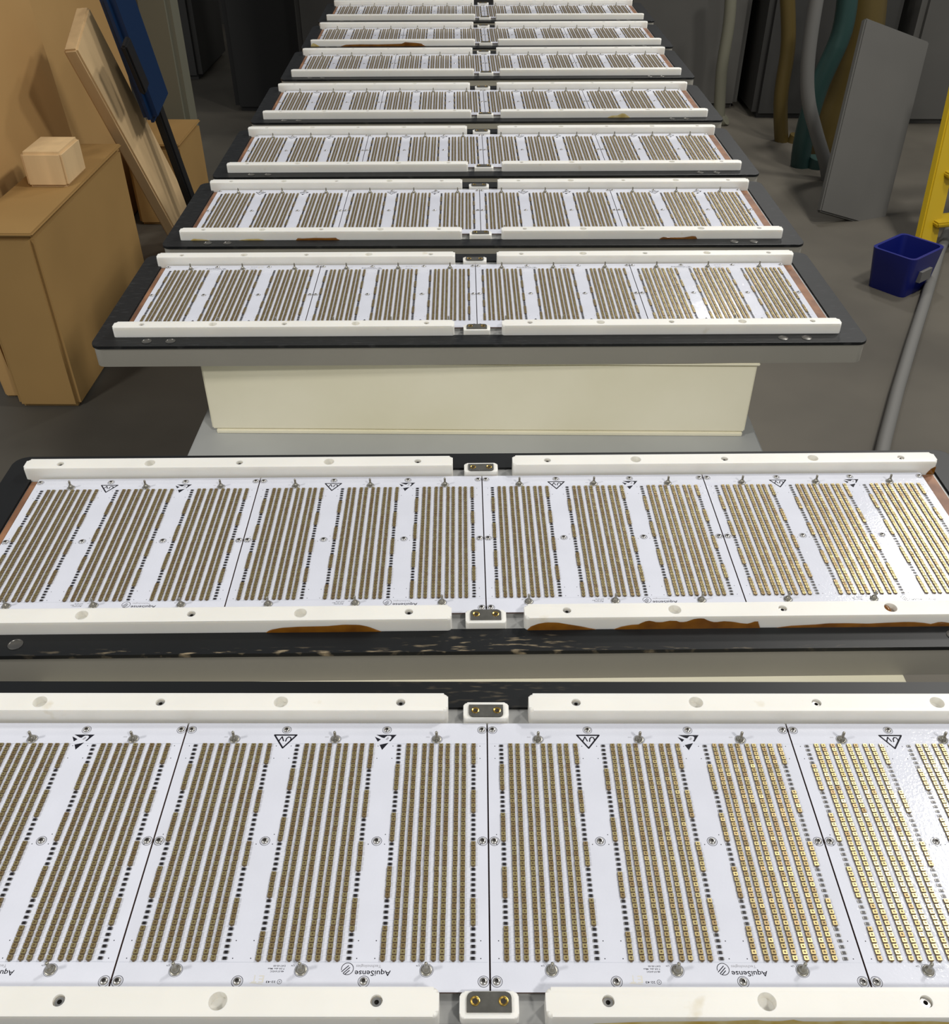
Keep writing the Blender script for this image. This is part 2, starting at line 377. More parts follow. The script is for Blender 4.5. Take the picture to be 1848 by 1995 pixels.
STUDS = [(bx, 89.6) for bx in BLOCKS] + [(bx - 0.6, -92.0) for bx in BLOCKS]
def tri_stroke(P, pts, w):
    for i in range(3):
        P.stroke(pts[i], pts[(i + 1) % 3], w); P.ring(pts[i][0], pts[i][1], w / 4, w / 2, seg=10)
pr = Print()
for x in SCREWX:
    for y in SCREWY: pr.ring(x, y, 3.5, 0.32)
for x, y in STUDS: pr.ring(x, y, 4.25, 0.22)
for bx in BLOCKS:
    pr.text('GND', bx - 7.0, 92.0, 3.0, 1.1, 1); pr.text('U+', bx - 6.2, -89.0, 2.2, 1.3)
    for r in range(ROWS + 1):                                # fine relief between the rows
        y = RY0 + RP / 2 - r * RP
        pr.stroke((bx - 30.5, y), (bx + 30.5, y), 0.17 if 0 < r < ROWS else 0.2, 2, 0.02)
    for r, sides in ((0, (-1, 1)), (3, (-1, 1)), (20, (-1,)), (22, (-1, 1)), (40, (-1, 1)), (43, (-1, 1))):
        for sd in sides: pr.ring(bx + sd * 33.6, RY0 - r * RP, 0.2, 0.4, 0, seg=8)
pr.stroke((-BW / 2 + 0.9, RY0 + 2.2), (BW / 2 - 0.9, RY0 + 2.2), 0.16, 2, 0.015); pr.stroke((-BW / 2 + 0.9, RY0 - 43 * RP - 2.4), (BW / 2 - 0.9, RY0 - 43 * RP - 2.4), 0.2, 2, 0.015)
# UV warning triangle, point towards the viewer
tri_stroke(pr, [(-48.0, 93.9), (-30.8, 93.9), (-39.9, 81.4)], 1.3)
for p, q in (((-44.0, 87.9), (-41.9, 92.3)), ((-41.9, 92.3), (-40.2, 87.9)),                      # V, turned half round
             ((-38.6, 87.9), (-38.2, 90.6)), ((-38.2, 90.6), (-36.9, 92.0)), ((-36.9, 92.0), (-35.3, 91.6)), ((-35.3, 91.6), (-34.7, 90.0)), ((-34.7, 90.0), (-34.9, 87.9))):   # U
    pr.stroke(p, q, 0.95); pr.ring(p[0], p[1], 0.24, 0.47, seg=8)
# electrostatic warning mark
def esd(u, v): return (39.3 + (u - 427) * 0.0563, 94.2 - (v - 212) * 0.0706)
for poly in ([(268, 238), (355, 275), (315, 308)],
             [(285, 212), (568, 212), (540, 243), (500, 240), (480, 226), (440, 226), (418, 240), (400, 258), (372, 252)],
             [(540, 243), (490, 303), (468, 298), (492, 268), (500, 240)],
             [(343, 350), (465, 322), (385, 420)]):
    pr.poly([esd(*p) for p in poly])
pr.poly([esd(*p) for p in ((418, 278), (452, 240), (466, 262), (440, 284))], 1)
# maker's mark and ratings
pr.ring(28.4, -91.0, 3.75, 0.42, 0, 232, 232 + 322, 36)
for k, (a, b) in enumerate((((24.9, -92.9), (29.1, -88.9)), ((25.9, -93.9), (30.0, -90.0)), ((27.1, -94.5), (29.9, -91.9)))): pr.stroke(a, b, 0.55)
pr.text('AquiSense', 44.5, -93.3, 22.6, 4.5); pr.text('Technologies', 41.6, -89.1, 15.8, 2.4, 1)
pr.text('48-57.6VDC', -15.6, -92.7, 8.6, 1.05); pr.text('7.3A abs. Max', -16.4, -91.0, 10.6, 1.05); pr.text('DAT-05-00', -14.6, -89.2, 7.6, 1.05)
pr.ring(-13.0, -99.2, 1.35, 0.26); pr.text('c', -13.0, -99.2, 1.0, 1.0); pr.text('22-43', -18.4, -99.3, 6.0, 1.4)
pr.text('E', -24.6, -97.5, 3.2, 4.6, 3); pr.text('T', -28.9, -97.4, 3.0, 4.8, 3); pr.stroke((-31.5, -99.9), (-23.4, -100.6), 0.45, 3)
print_me = pr.mesh('printing', ('ink', 'ink_grey', 'trace', 'tape'))

bm = bmesh.new(); prism(bm, rounded(-BW / 2 * MM, BW / 2 * MM, -BH * MM, BH * MM, 0.0008, 2), -0.0016, 0.0)
for f in bm.faces: f.material_index = 0 if abs(f.normal.z) > 0.5 else 1
bm.normal_update()
for f in bm.faces: f.material_index = 0 if f.normal.z > 0.5 else 1
pcb_me = finish(bm, 'circuit_board'); pcb_me.materials.append(M['pcb']); pcb_me.materials.append(M['pcb_edge'])

# pan-head screw with a star recess
bm = bmesh.new()
lathe(bm, [(2.5 * MM, 0), (2.5 * MM, 0.5 * MM), (2.2 * MM, 1.05 * MM), (1.6 * MM, 1.35 * MM), (1.15 * MM, 1.42 * MM)], 20)
fs = lathe(bm, [(1.15 * MM, 1.42 * MM), (0.9 * MM, 0.7 * MM), (0, 0.6 * MM)], 20)
bmesh.ops.remove_doubles(bm, verts=bm.verts, dist=1e-6)
screw_me = finish(bm, 'screw', 40)
screw_me.materials.append(M['steel']); screw_me.materials.append(M['steel_dark'])
for p in screw_me.polygons:
    if (Vector(p.center).xy.length < 1.08 * MM): p.material_index = 1
# tinned terminal stud
bm = bmesh.new()
lathe(bm, [(3.7 * MM, 0), (3.7 * MM, 0.5 * MM), (3.4 * MM, 0.8 * MM), (2.75 * MM, 0.9 * MM), (2.6 * MM, 1.8 * MM), (2.3 * MM, 2.8 * MM), (1.6 * MM, 3.6 * MM), (1.2 * MM, 4.1 * MM), (1.12 * MM, 5.0 * MM), (1.12 * MM, 8.6 * MM), (0.85 * MM, 9.2 * MM), (0, 9.45 * MM)], 18)
stud_me = finish(bm, 'terminal_stud', 50)
# socket-head screw in the bars
bm = bmesh.new()
lathe(bm, [(3.4 * MM, -3.2 * MM), (3.4 * MM, 0), (3.0 * MM, 0.35 * MM), (1.45 * MM, 0.3 * MM)], 20)
h = [bm.verts.new((1.5 * MM * math.cos(math.pi / 3 * k), 1.5 * MM * math.sin(math.pi / 3 * k), 0.25 * MM)) for k in range(6)]
l = [bm.verts.new((v.co.x, v.co.y, -1.8 * MM)) for v in h]
for k in range(6): bm.faces.new((h[k], l[k], l[(k + 1) % 6], h[(k + 1) % 6]))
bm.faces.new(l)
cap_me = D.meshes.new('socket_screw'); bm.normal_update(); bm.to_mesh(cap_me); bm.free(); cap_me.materials.append(M['steel']); cap_me.materials.append(M['steel_dark'])
for p in cap_me.polygons:
    if Vector(p.center).xy.length < 1.6 * MM: p.material_index = 1

# ------------------------------------------------------------------ white guide bar with screw counterbores and blind holes
ALU, FTOP, BTOP = -4.5, -2.0, 12.4         # levels in mm: aluminium plate, black frame, bar top
BAR_L, BAR_W = 456.0, 17.8
BSCREW = (-190.5, 0.0, 190.5); BHOLE = (-95.5, 95.5)
bm = bmesh.new(); prism(bm, rounded(-BAR_L / 2 * MM, BAR_L / 2 * MM, 0, BAR_W * MM, 3.6 * MM, 5), ALU * MM, BTOP * MM, 2.4 * MM, 4)
bar0 = finish(bm, 'bar0')
cut = []
for x in BHOLE:
    bm = bmesh.new(); lathe(bm, [(0, 5.5 * MM), (5.6 * MM, 5.5 * MM), (5.6 * MM, 20 * MM), (0, 20 * MM)], 28, x * MM, 8.7 * MM); cut.append(finish(bm, 'c'))
for x in BSCREW:
    bm = bmesh.new(); lathe(bm, [(0, 6.5 * MM), (3.7 * MM, 6.5 * MM), (3.7 * MM, 20 * MM), (0, 20 * MM)], 22, x * MM, 8.4 * MM); cut.append(finish(bm, 'c'))
bm = bmesh.new(); box(bm, -1, 1, 15.5 * MM, 0.1, -0.02, (FTOP + 0.05) * MM); cut.append(finish(bm, 'c'))
bar_me = boolean(bar0, cut, 'guide_bar'); bar_me.materials.clear(); bar_me.materials.append(M['bar']); bar_me.shade_smooth(); bar_me.set_sharp_from_angle(angle=math.radians(28))

# connector: white block, grey D-shaped socket, two gold contacts
bm = bmesh.new(); prism(bm, rounded(-18 * MM, 18 * MM, -8.2 * MM, 8.2 * MM, 3.2 * MM, 5), ALU * MM, 4.6 * MM, 1.2 * MM, 3)
conn_me = finish(bm, 'connector_block', 35)
bm = bmesh.new()
pts = []
for cx, a0 in ((13.6 - 3.6, 0), (-13.6 + 3.6, 90)):
    for k in range(6):
        a = math.radians(a0 + 18 * k); pts.append(((cx + 3.6 * math.cos(a)) * MM, (8.2 - 3.6 - 1.0 + 3.6 * math.sin(a)) * MM))
pts += [(-13.6 * MM, -4.8 * MM), (13.6 * MM, -4.8 * MM)]
prism(bm, pts, 3.2 * MM, 6.2 * MM, 0.3 * MM, 1); sock_me = finish(bm, 'connector_socket', 30)
bm = bmesh.new(); lathe(bm, [(3.0 * MM, 6.9 * MM), (3.0 * MM, 7.35 * MM), (2.6 * MM, 7.5 * MM), (1.75 * MM, 7.12 * MM)], 22); fs2 = lathe(bm, [(1.75 * MM, 7.12 * MM), (0, 7.06 * MM)], 22)
pin_me = D.meshes.new('gold_contact'); bm.normal_update(); bm.to_mesh(pin_me); bm.free(); pin_me.materials.append(M['gold']); pin_me.materials.append(M['hole'])
for p in pin_me.polygons:
    if Vector(p.center).xy.length < 1.3 * MM: p.material_index = 1

# frame, housing, plates
FX, FY = 516.5, 151.5; CXOFF = 4.0
bm = bmesh.new(); prism(bm, rounded((-FX + CXOFF) * MM, (FX + CXOFF) * MM, -FY * MM, FY * MM, 14 * MM, 6), -6.0 * MM, FTOP * MM, 0.7 * MM, 2)
fr0 = finish(bm, 'f0'); bm = bmesh.new(); box(bm, (-486 + CXOFF) * MM, (486 + CXOFF) * MM, -124 * MM, 124 * MM, -0.02, 0.02)
frame_me = boolean(fr0, [finish(bm, 'c')], 'top_frame'); frame_me.materials.clear()
bm = bmesh.new(); prism(bm, rounded((-FX + 2 + CXOFF) * MM, (FX - 2 + CXOFF) * MM, (-FY + 1.5) * MM, (FY - 1.5) * MM, 12 * MM, 6), -33 * MM, -6.0 * MM, 0.8 * MM, 2)
house_me = finish(bm, 'housing', 30)
bm = bmesh.new(); prism(bm, rounded((-FX + 2 + CXOFF) * MM, (FX - 2 + CXOFF) * MM, (-FY + 1.5) * MM, (FY - 1.5) * MM, 12 * MM, 6), -38.5 * MM, -6.0 * MM, 0.8 * MM, 2)
house_deep = finish(bm, 'housing_deep', 30)
bm = bmesh.new(); box(bm, (-485.5 + CXOFF) * MM, (485.5 + CXOFF) * MM, -123.8 * MM, 123.8 * MM, -6.0 * MM, ALU * MM); alu_me = finish(bm, 'base_plate')
bm = bmesh.new(); box(bm, -471 * MM, 471 * MM, -104.6 * MM, 104.6 * MM, ALU * MM, -1.6 * MM); spread_me = finish(bm, 'heat_spreader'); spread_me.materials.append(M['spreader']); spread_me.materials.append(M['alu'])
for p in spread_me.polygons: p.material_index = 1 if abs(p.normal.y) > 0.5 else 0
bm = bevel_box(473 * MM, 487 * MM, -107 * MM, 107 * MM, ALU * MM, (ALU + 0.5) * MM, 0.0002, 1); cop_r = finish(bm, 'copper_r')
bm = bevel_box(-481 * MM, -473 * MM, -107 * MM, 107 * MM, ALU * MM, (ALU + 0.5) * MM, 0.0002, 1); cop_l = finish(bm, 'copper_l')
bm = bmesh.new(); lathe(bm, [(6.4 * MM, 0), (6.4 * MM, 0.5 * MM), (5.6 * MM, 0.75 * MM), (5.2 * MM, 0.35 * MM), (4.0 * MM, 0.6 * MM), (0, 0.95 * MM)], 24); rivet_me = finish(bm, 'frame_fastener', 40)

# ------------------------------------------------------------------ resin stains: wavy deposits on the outer face of a bar
def stain_mesh(name, top, th=0.5):
    """top: list of (x, height) in mm along the bar face; a thin lump standing on the black frame"""
    bm = bmesh.new(); base = []; crest = []; xs = [p[0] for p in top]; fine = []
    n = max(12, int((xs[-1] - xs[0]) / 3))
    for k in range(n + 1):
        x = xs[0] + (xs[-1] - xs[0]) * k / n
        hgt = float(np.interp(x, xs, [p[1] for p in top])); fine.append((x, max(0.05, hgt)))
    fr = []; bk = []
    for x, hgt in fine:
        b = [bm.verts.new((x * MM, -th * MM, (FTOP + 0.02) * MM)), bm.verts.new((x * MM, -th * MM, (FTOP + hgt * 0.8) * MM)), bm.verts.new((x * MM, -0.02 * MM, (FTOP + hgt) * MM)), bm.verts.new((x * MM, -0.02 * MM, (FTOP + 0.02) * MM))]
        fr.append(b)
    for a, b in zip(fr, fr[1:]):
        for k in range(4): bm.faces.new((a[k], b[k], b[(k + 1) % 4], a[(k + 1) % 4]))
    bm.faces.new(fr[0]); bm.faces.new(fr[-1][::-1])
    return finish(bm, name, 50)

# ------------------------------------------------------------------ one panel
def panel(i, x, y, yaw, label, half_turn=False, frame='frame', stains=(), dz=0.0):
    root = tag(empty('led_panel', (x, y, Z0 + dz), math.radians(yaw)), label, 'lamp panel', 'row of ultraviolet LED panels')
    link('housing', house_deep if i < 2 else house_me, 'housing', root)
    fm = frame_me.copy(); fm.materials.append(M[frame]); link('top_frame', fm, frame, root)
    link('base_plate', alu_me, 'alu', root); link('heat_spreader', spread_me, 'spreader', root)
    link('copper_strip', cop_l, 'copper', root); link('copper_strip', cop_r, 'copper', root)
    for px in (-440, -408.5, 408.5, 440): link('frame_fastener', rivet_me, 'steel_mid', root, (px * MM, -138 * MM, FTOP * MM))
    for sy, rz in ((1, 0.0), (-1, math.pi)):
        for sx in (-1, 1):
            b = link('guide_bar', bar_me, 'bar', root, ((sx * (32 + BAR_L / 2) + 1) * MM, sy * 108.2 * MM, 0), rz)
            for k in BSCREW: link('socket_screw', cap_me, 'steel', b, (k * MM, 8.4 * MM, 10.2 * MM), 0.4)
            for (ssx, ssy, pts, m_, th) in stains:
                if (ssx, ssy) == (sx, sy):
                    off = -1 if sy < 0 else 1          # bars at the front are turned half round
                    q = [(-(p[0] - b.location.x / MM), p[1]) for p in pts][::-1] if sy < 0 else [(p[0] - b.location.x / MM, p[1]) for p in pts]
                    if sy < 0:
                        s = link('resin_stain', stain_mesh('resin_stain', [(-a, h_) for a, h_ in q][::-1], th), m_, b, (0, BAR_W * MM, 0), math.pi)
                    else: s = link('resin_stain', stain_mesh('resin_stain', q, th), m_, b, (0, 0, 0))
        c = link('connector', conn_me, 'bar', root, (-0.8 * MM, sy * 115.2 * MM, 0), math.pi if sy > 0 else 0.0)
        link('socket', sock_me, 'socket', c)
        for px in (-8.6, 8.6): link('gold_contact', pin_me, 'gold', c, (px * MM, 1.4 * MM, -0.8 * MM))
    for k in range(4):
        b = link('circuit_board', pcb_me, 'pcb', root, ((k - 1.5) * PITCH_X * MM, 0, 0), math.pi if half_turn else 0.0)
        lm = led_cut.get(k, led_cut[1]) if i == 0 else led_me
        tag(link('led_array', lm, LM, b), 'grid of small gold LED chips', kind='stuff')
        tag(link('resistor_array', res_me, 'res_black', b), 'short runs of black chip resistors', kind='stuff')
        link('printing', print_me, 'ink', b)
        for sx in SCREWX:
            for sy in SCREWY: link('screw', screw_me, 'steel', b, (sx * MM, sy * MM, 0), rng.random() * 6)
        for sx, sy in STUDS: link('terminal_stud', stud_me, 'tin', b, (sx * MM, sy * MM, 0))
        if i == 0:
            for q, s in enumerate(near_spots({0: (2,), 1: (0, 1, 2), 2: (0, 1, 2), 3: (0,)}[k])):
                link('led_chip', chip_me[int(rng.integers(8))], LM, b, (s[0] * MM, s[1] * MM, 0))
    return root
A2 = [  # stains on the second panel's front bars: (side, front, outline, material, thickness)
    (-1, -1, [(-194, 0), (-190, 3.2), (-180, 5.5), (-165, 6.6), (-140, 7.0), (-125, 8.6), (-112, 8.2), (-104, 6.0), (-97, 2.2), (-93, 0)], 'resin', 0.5),
    (1, -1, [(35.5, 0.4), (38, 4), (45, 7.5), (52, 9.0), (62, 8.6), (72, 6.2), (82, 4.0), (92, 1.2), (96, 0)], 'resin', 0.5),
    (1, -1, [(112, 0), (118, 3.0), (126, 5.0), (133, 5.5), (138, 9.0), (143, 10.0), (147, 8.2), (153, 7.8), (160, 9.6), (166, 9.3), (170, 7.5), (176, 8.5), (180, 11.2), (186, 12.2), (191, 11.6), (194, 9.0), (200, 7.2), (208, 8.4), (216, 7.6), (224, 5.6), (230, 5.0), (236, 8.2), (240, 7.4), (241, 0)], 'resin', 0.5),
    (1, -1, [(256, 0), (268, 2.2), (290, 3.4), (300, 4.6), (318, 4.6), (336, 3.8), (350, 4.6), (368, 5.4), (376, 5.2), (386, 4.0), (392, 2.6), (399, 5.2), (404, 4.6), (412, 3.0), (424, 3.8), (434, 6.6), (440, 6.4), (443, 0)], 'resin', 0.5),
]
A1 = [(1, -1, [(50, 0), (62, 6), (90, 8.5), (120, 9.0), (140, 9.4), (158, 11.0), (163, 9.6), (172, 9.4), (180, 11.4), (184, 9.2), (200, 9.0), (214, 10.2), (240, 9.0), (262, 9.6), (285, 7), (300, 0)], 'resin_pale', 0.4)]
A4 = [(-1, -1, [(-470, 0.0), (-466, 2.8), (-450, 2.1), (-440, 0.0)], 'resin_pale', 0.4), (-1, -1, [(-392, 0.0), (-380, 2.1), (-360, 2.4), (-350, 0.0)], 'resin_pale', 0.4),
      (-1, -1, [(-300, 0.0), (-297, 3.5), (-290, 2.8), (-270, 3.8), (-250, 3.5), (-235, 3.9), (-229, 0.0)], 'resin', 0.4),
      (1, -1, [(289, 0.0), (294, 3.5), (305, 2.8), (330, 2.9), (342, 4.9), (349, 4.2), (351, 0.0)], 'resin', 0.4)]
A6 = [(1, -1, [(268, 0), (276, 4), (290, 5), (300, 9), (306, 8), (312, 4), (318, 0)], 'resin_pale', 0.4)]
A8 = [(-1, -1, [(-487, 3), (-480, 9), (-474, 6), (-462, 0)], 'resin_pale', 0.4), (-1, -1, [(-405, 0), (-390, 4), (-350, 5), (-300, 4.5), (-255, 5.5), (-235, 6), (-225, 10), (-212, 9), (-195, 8), (-180, 6), (-168, 0)], 'resin', 0.4)]
PANELS = [
    (0.0055, 0.3929, 0.57, 'nearest LED panel, cut off by the bottom of the picture', False, 'frame_scuffed', A1),
    (0.0012, 0.7307, 1.41, 'LED panel with amber resin along its front bars and dusty black frame', False, 'frame_dusty', A2),
    (-0.0117, 1.2906, 1.31, 'LED panel with clean white bars, directly above the cream box front', True, 'frame', ()),
    (-0.0082, 1.6265, 1.10, 'fourth LED panel from the front, amber drips along both front bars', False, 'frame', A4),
    (-0.0047, 1.9628, 1.50, 'fifth LED panel from the front, middle one of the whole row', False, 'frame', ()),
    (-0.0035, 2.3203, 1.70, 'sixth LED panel from the front, yellowish spot on its right front bar', False, 'frame', A6),
    (-0.0021, 2.6926, 1.75, 'third LED panel from the far end, clean white bars', False, 'frame', ()),
    (-0.0036, 3.0339, 1.80, 'LED panel before the farthest one, brown stain along its left front bar', False, 'frame', A8),
    (-0.0067, 3.3875, 1.65, 'farthest LED panel at the top edge of the picture', False, 'frame', ()),
]
ROOTS = [panel(i, *p[:3], p[3], p[4], p[5], p[6]) for i, p in enumerate(PANELS)]
bars2 = [c for c in ROOTS[1].children if c.name.startswith('guide_bar')]
fr_right = [c for c in bars2 if c.location.y < 0 and c.location.x > 0][0]; bk_right = [c for c in bars2 if c.location.y > 0 and c.location.x > 0][0]
bm = bmesh.new(); lathe(bm, [(5.55 * MM, 5.52 * MM), (5.55 * MM, 10.5 * MM), (4.2 * MM, 11.3 * MM), (2.4 * MM, 12.2 * MM), (0, 12.4 * MM)], 20)
for v in bm.verts: v.co.x = v.co.x * 0.55 + 2.4 * MM
tag(link('resin_plug', finish(bm, 'resin_plug', 60), 'resin', fr_right, (-95.5 * MM, 8.7 * MM, 0)), 'amber resin half filling the blind hole')
bm = bmesh.new(); pts = [(-8, 0.0), (-6.5, 3.5), (-4, 7.5), (-1.5, 9.3), (0.45, 9.6), (0.45, -0.2), (-8, -0.2)]
lo = [bm.verts.new(((BAR_L / 2 - 1.2 + x) * MM, -0.35 * MM, (-4.3 + z) * MM)) for x, z in pts]; hi = [bm.verts.new((v.co.x, 1.5 * MM, v.co.z)) for v in lo]
bm.faces.new(lo); bm.faces.new(hi[::-1])
for k in range(len(pts)): bm.faces.new((lo[k], hi[k], hi[(k + 1) % len(pts)], lo[(k + 1) % len(pts)]))
tag(link('resin_stain', finish(bm, 'resin_stain_end'), 'resin', bk_right), 'dark brown resin on the bar end')

# ------------------------------------------------------------------ workshop around the table, left side
M['card'] = mat('brown_cardboard', (0.54, 0.335, 0.135), 0.8, 0, 0.2, col2=(0.46, 0.28, 0.11), scale=1.3)
M['card_b'] = mat('brown_carton', (0.36, 0.22, 0.08), 0.8, 0, 0.2, var=0.08, scale=2)
M['pine'] = mat('pale_pine', (0.70, 0.50, 0.27), 0.7, 0, 0.2, var=0.06, scale=3, stretch=(8, 8, 1))
M['pine_dark'] = mat('brown_plank', (0.175, 0.105, 0.040), 0.7, 0, 0.2, var=0.08, scale=3)
M['blue_dark'] = mat('dark_blue_plastic', (0.0035, 0.022, 0.072), 0.45)
M['blue_bin'] = mat('blue_bin_plastic', (0.004, 0.009, 0.13), 0.4)
M['rubber'] = mat('black_rubber', (0.006, 0.006, 0.007), 0.6)
M['post'] = mat('grey_green_paint', (0.17, 0.165, 0.12), 0.6)
M['cab'] = mat('black_cabinet', (0.010, 0.010, 0.0095), 0.5, var=0.2, scale=2)
M['cab2'] = mat('charcoal_cabinet', (0.034, 0.033, 0.030), 0.6, var=0.15, scale=2)
M['grey'] = mat('mid_grey_sheet', (0.085, 0.082, 0.074), 0.7, var=0.1, scale=2)
M['yellow'] = mat('safety_yellow', (0.42, 0.28, 0.004), 0.5)
M['teal'] = mat('teal_hose', (0.014, 0.045, 0.040), 0.5)
M['mustard'] = mat('mustard_hose', (0.085, 0.058, 0.012), 0.5)
M['pale'] = mat('pale_grey_cable', (0.13, 0.127, 0.118), 0.6)

def slab(name, p, q, width, thick, material, label, cat, normal=(1, 0, 0), bev=0.006, group=None):
    """a straight board from p to q, its broad face along normal"""
    p, q = Vector(p), Vector(q); d = (q - p); L = d.length; d.normalize(); n = Vector(normal); n = (n - d * n.dot(d)).normalized(); w = n.cross(d)
    bm = bevel_box(-thick / 2, thick / 2, -width / 2, width / 2, 0, L, bev); me = finish(bm, name, 30); o = link(name, me, material)
    mt = Matrix((n, w, d)).transposed().to_4x4(); mt.translation = p; o.matrix_world = mt
    if label: tag(o, label, cat, group)
    return o
def crate(name, x0, x1, y0, y1, z0, z1, material, label, cat, bev=0.012, lines=True):
    o = tag(empty(name, ((x0 + x1) / 2, (y0 + y1) / 2, z0)), label, cat); hx, hy, hz = (x1 - x0) / 2, (y1 - y0) / 2, z1 - z0
    link('body', finish(bevel_box(-hx, hx, -hy, hy, 0, hz - 0.01, bev), name, 30), material, o)
    link('lid', finish(bevel_box(-hx - 0.004, hx + 0.004, -hy - 0.004, hy + 0.004, hz - 0.01, hz, 0.004), name + '_lid', 30), material, o)
    return o
# sheets leaning side by side, long faces towards the table
def sheet(y0, y1, xb, xt, h, th, material, label):
    bm = bmesh.new(); v = []
    for y in (y0, y1):
        for x, z in ((xb, 0), (xb - th, 0), (xt - th, h), (xt, h)): v.append(bm.verts.new((x, y, z)))
    for f in ((0, 1, 2, 3), (7, 6, 5, 4), (0, 3, 7, 4), (1, 5, 6, 2), (3, 2, 6, 7), (0, 4, 5, 1)): bm.faces.new([v[k] for k in f])
    bmesh.ops.bevel(bm, geom=list(bm.edges), offset=0.006, segments=2, affect='EDGES')
    return tag(link('cardboard_sheet', finish(bm, 'cardboard_sheet', 30), material), label, 'cardboard', 'brown sheets leaning on the left')
sheet(2.50, 3.42, -1.40, -1.52, 1.75, 0.05, 'card', 'large brown sheet at the left edge of the picture, nearest of the two')
sheet(3.46, 4.35, -1.50, -1.58, 1.75, 0.05, 'card', 'large brown sheet behind the pale plank and dark blue bar')
b0 = at(160, 640, Z=0); zt = at(135, 352, X=-1.24).z; ys = at(135, 352, X=-1.24).y
crate('carton', -1.385, -1.20, 2.44, ys + 0.36, 0.0, zt, 'card_b', 'plain brown carton standing in front of the leaning brown sheets', 'box')
bm = bevel_box(-0.06, 0.06, -0.08, 0.08, 0, 0.10, 0.008); ends = link('wooden_block', finish(bm, 'wooden_block', 30), 'pine', None, (-1.28, ys + 0.02, zt)); tag(ends, 'small pale wooden block on top of the brown carton', 'block')
p0 = at(298, 335, X=-1.20); p1 = at(148, 55, X=-1.26)
d = (p1 - p0).normalized(); p0 = p0 - d * (p0.z / d.z)
slab('plank', p0, p1, 0.20, 0.045, 'pine', 'wide pale pine plank leaning diagonally beside the dark blue bar', 'plank')
# dark blue bar with a black grip slot
u0 = at(308, 216, X=-1.13); u1 = at(215, -40, X=-1.17); d = (u1 - u0).normalized(); g0 = u0 - d * (u0.z / d.z)
blue = tag(empty('blue_bar', g0), 'dark blue plastic bar with black slot leaning beside the pale plank', 'bar')
def sub(o, root):
    bpy.context.view_layer.update(); o.parent = root; o.matrix_parent_inverse = root.matrix_world.inverted(); return o
bpy.context.view_layer.update()
sub(slab('bar_body', u0, u1, 0.20, 0.05, 'blue_dark', None, None, bev=0.02), blue)
sub(slab('bar_leg', g0, u0 + d * 0.05, 0.05, 0.03, 'rubber', None, None), blue)
sub(slab('grip_slot', at(283, 175, X=-1.10), at(243, 80, X=-1.115), 0.06, 0.02, 'rubber', None, None), blue)
c = at(366, 345, Z=0)
tag(slab('post', (c.x, c.y, 0), (c.x, c.y, 2.2), 0.15, 0.15, 'post', None, None, bev=0.02), 'upright grey-green post left of the far end of the table', 'post')
c = at(335, 430, Z=0)
crate('wooden_crate', c.x - 0.12, c.x + 0.10, c.y - 0.05, c.y + 0.30, 0.0, 0.33, 'card_b', 'low golden brown crate on the floor at the foot of the post', 'crate')
crate('cabinet', -1.40, -0.50, 5.6, 6.3, 0.0, 1.30, 'cab', 'black cabinet behind the far end of the table, on the left', 'cabinet', 0.03)
crate('grey_case', -0.95, -0.70, 5.25, 5.55, 0.0, 0.95, 'cab2', 'charcoal case standing in front of the black cabinet', 'case', 0.03)
crate('cabinet', -4.2, -1.75, 6.3, 7.0, 0.0, 1.9, 'cab2', 'wide charcoal cabinet behind the grey-green post', 'cabinet', 0.03)

# ------------------------------------------------------------------ workshop, right side
crate('cabinet', 0.75, 1.42, 5.7, 6.4, 0.0, 1.5, 'grey', 'mid grey cabinet behind the far end of the table, on the right', 'cabinet', 0.03)
crate('cabinet', 1.46, 2.15, 5.5, 6.2, 0.0, 1.7, 'cab2', 'charcoal cabinet behind the hanging teal hose', 'cabinet', 0.03)
crate('cabinet', 2.20, 3.60, 5.4, 6.2, 0.0, 1.15, 'grey', 'wide grey cabinet at the top right corner of the picture', 'cabinet', 0.03)
def hose(name, pix, depth, r, material, label, cat='hose'):
    pts = [at(px, py, Y=depth) for px, py in pix]; P = []
    for k in range(len(pts) - 1):                              # smooth the run
        a, b, c, e = pts[max(k - 1, 0)], pts[k], pts[k + 1], pts[min(k + 2, len(pts) - 1)]
        for j in range(6):
            t = j / 6; P.append(0.5 * (2 * b + (c - a) * t + (2 * a - 5 * b + 4 * c - e) * t * t + (3 * b - a - 3 * c + e) * t ** 3))
    P.append(pts[-1]); P.append(Vector((pts[-1].x + 0.03, pts[-1].y - 0.02, r)))
    bm = bmesh.new(); tube(bm, P, r, 10); return tag(link(name, finish(bm, name, 60), material), label, cat)
hose('hanging_hose', [(1655, -60), (1640, 60), (1590, 180), (1560, 300), (1560, 400)], 4.7, 0.045, 'teal', 'teal hose hanging to the floor at the upper right')
hose('hanging_hose', [(1690, -60), (1680, 70), (1650, 180), (1620, 260), (1600, 380)], 4.9, 0.09, 'mustard', 'thick mustard hose hanging beside the teal hose')
hose('hanging_hose', [(1530, -60), (1535, 80), (1520, 200), (1525, 330)], 5.1, 0.035, 'mustard', 'thin mustard hose hanging left of the teal hose')
hose('hanging_cable', [(1600, -60), (1580, 60), (1572, 140), (1575, 200), (1590, 260), (1610, 330), (1612, 390)], 4.5, 0.03, 'pale', 'pale grey cable bundle draped in front of the teal hose', 'cable')
hose('hanging_cable', [(1425, -60), (1420, 40), (1405, 140), (1400, 240)], 5.4, 0.03, 'post', 'olive grey cable hanging in front of the mid grey cabinet', 'cable')
# leaning grey board
g = at(1655, 430, Z=0); slab('grey_board', (g.x, g.y, 0), at(1745, 60, Y=g.y + 0.35), 0.34, 0.03, 'grey', 'mid grey board leaning between the hoses and the yellow ladder', 'board', normal=(0.25, -1, 0))
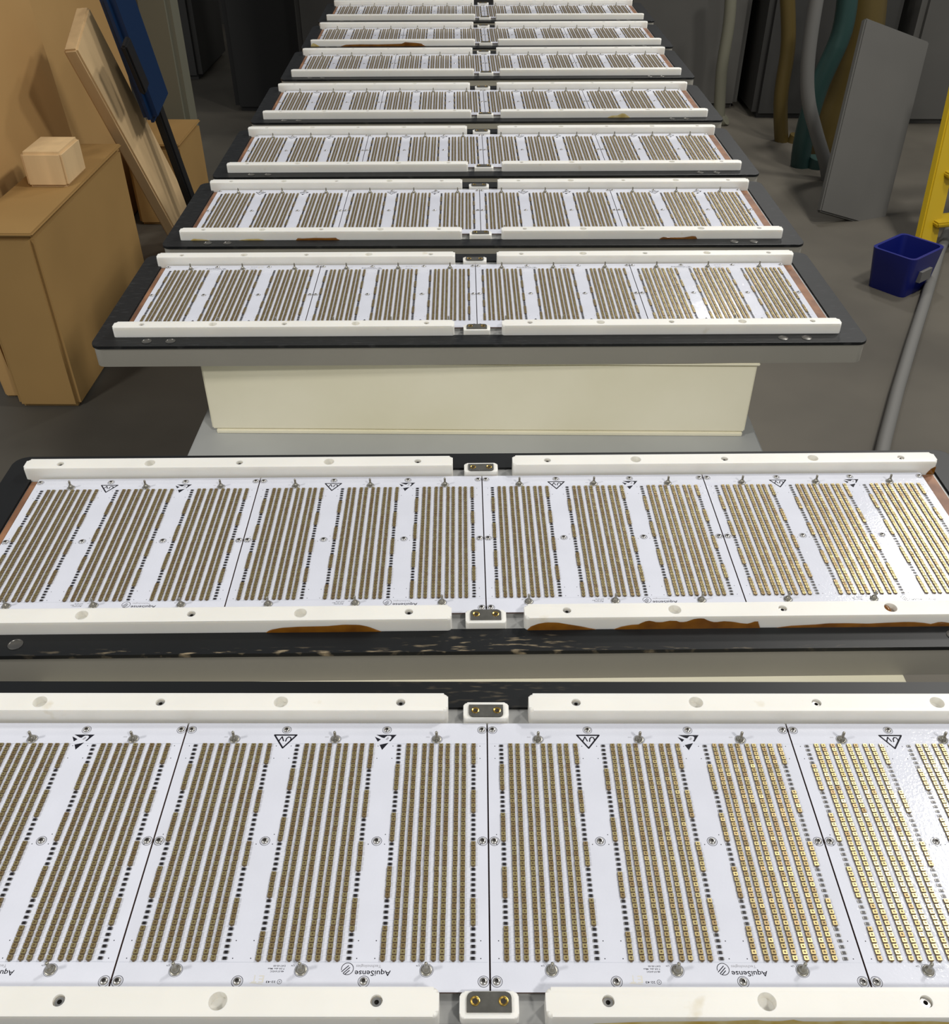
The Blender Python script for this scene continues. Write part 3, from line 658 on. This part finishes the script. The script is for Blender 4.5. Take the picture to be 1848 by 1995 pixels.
# yellow step ladder
ld = tag(empty('step_ladder', at(1800, 490, Z=0)), 'yellow step ladder at the right edge behind the blue bin', 'ladder'); bpy.context.view_layer.update()
a0, a1 = at(1795, 500, Z=0), at(1895, 60, Y=4.0); b0_, b1_ = a0 + Vector((0.42, 0.10, 0)), a1 + Vector((0.30, 0.10, 0))
sub(slab('rail', a0, a1, 0.09, 0.035, 'yellow', None, None, normal=(0.3, -1, 0)), ld); sub(slab('rail', b0_, b1_, 0.09, 0.035, 'yellow', None, None, normal=(0.3, -1, 0)), ld)
for k in (0.16, 0.38, 0.60, 0.82):
    sub(slab('step', a0.lerp(a1, k), b0_.lerp(b1_, k), 0.10, 0.02, 'yellow', None, None, normal=(0, 0, 1)), ld)
# blue bin with an open top
c = at(1748, 556, Z=0)
bn = tag(empty('storage_bin', c, 0.7), 'deep blue plastic bin on the floor before the yellow ladder', 'bin')
bm = bmesh.new(); outer = rounded(-0.135, 0.135, -0.11, 0.11, 0.03, 4); inner = rounded(-0.122, 0.122, -0.097, 0.097, 0.025, 4); n = len(outer)
R = [[bm.verts.new((x * s_, y * s_, z)) for x, y in pp] for pp, s_, z in ((outer, 0.66, 0), (outer, 0.78, 0.15), (inner, 0.78, 0.15), (inner, 0.66, 0.012))]
bm.faces.new(R[0][::-1]); bm.faces.new(R[3])
for a, b in zip(R, R[1:]):
    for k in range(n): bm.faces.new((a[k], a[(k + 1) % n], b[(k + 1) % n], b[k]))
link('bin_body', finish(bm, 'bin_body', 40), 'blue_bin', bn)
bm = bmesh.new(); box(bm, -0.035, 0.035, -0.092, -0.076, 0.05, 0.09); link('label_holder', finish(bm, 'label_holder'), 'pale', bn)
# grey hose lying on the floor
pp = [at(px, py, Z=0.02) for px, py in ((1700, 960), (1722, 860), (1748, 760), (1775, 670), (1802, 585), (1830, 490), (1870, 400))]
bm = bmesh.new(); tube(bm, pp, 0.02, 10); tag(link('floor_hose', finish(bm, 'floor_hose', 60), 'pale'), 'pale grey hose lying along the floor at the right', 'hose')
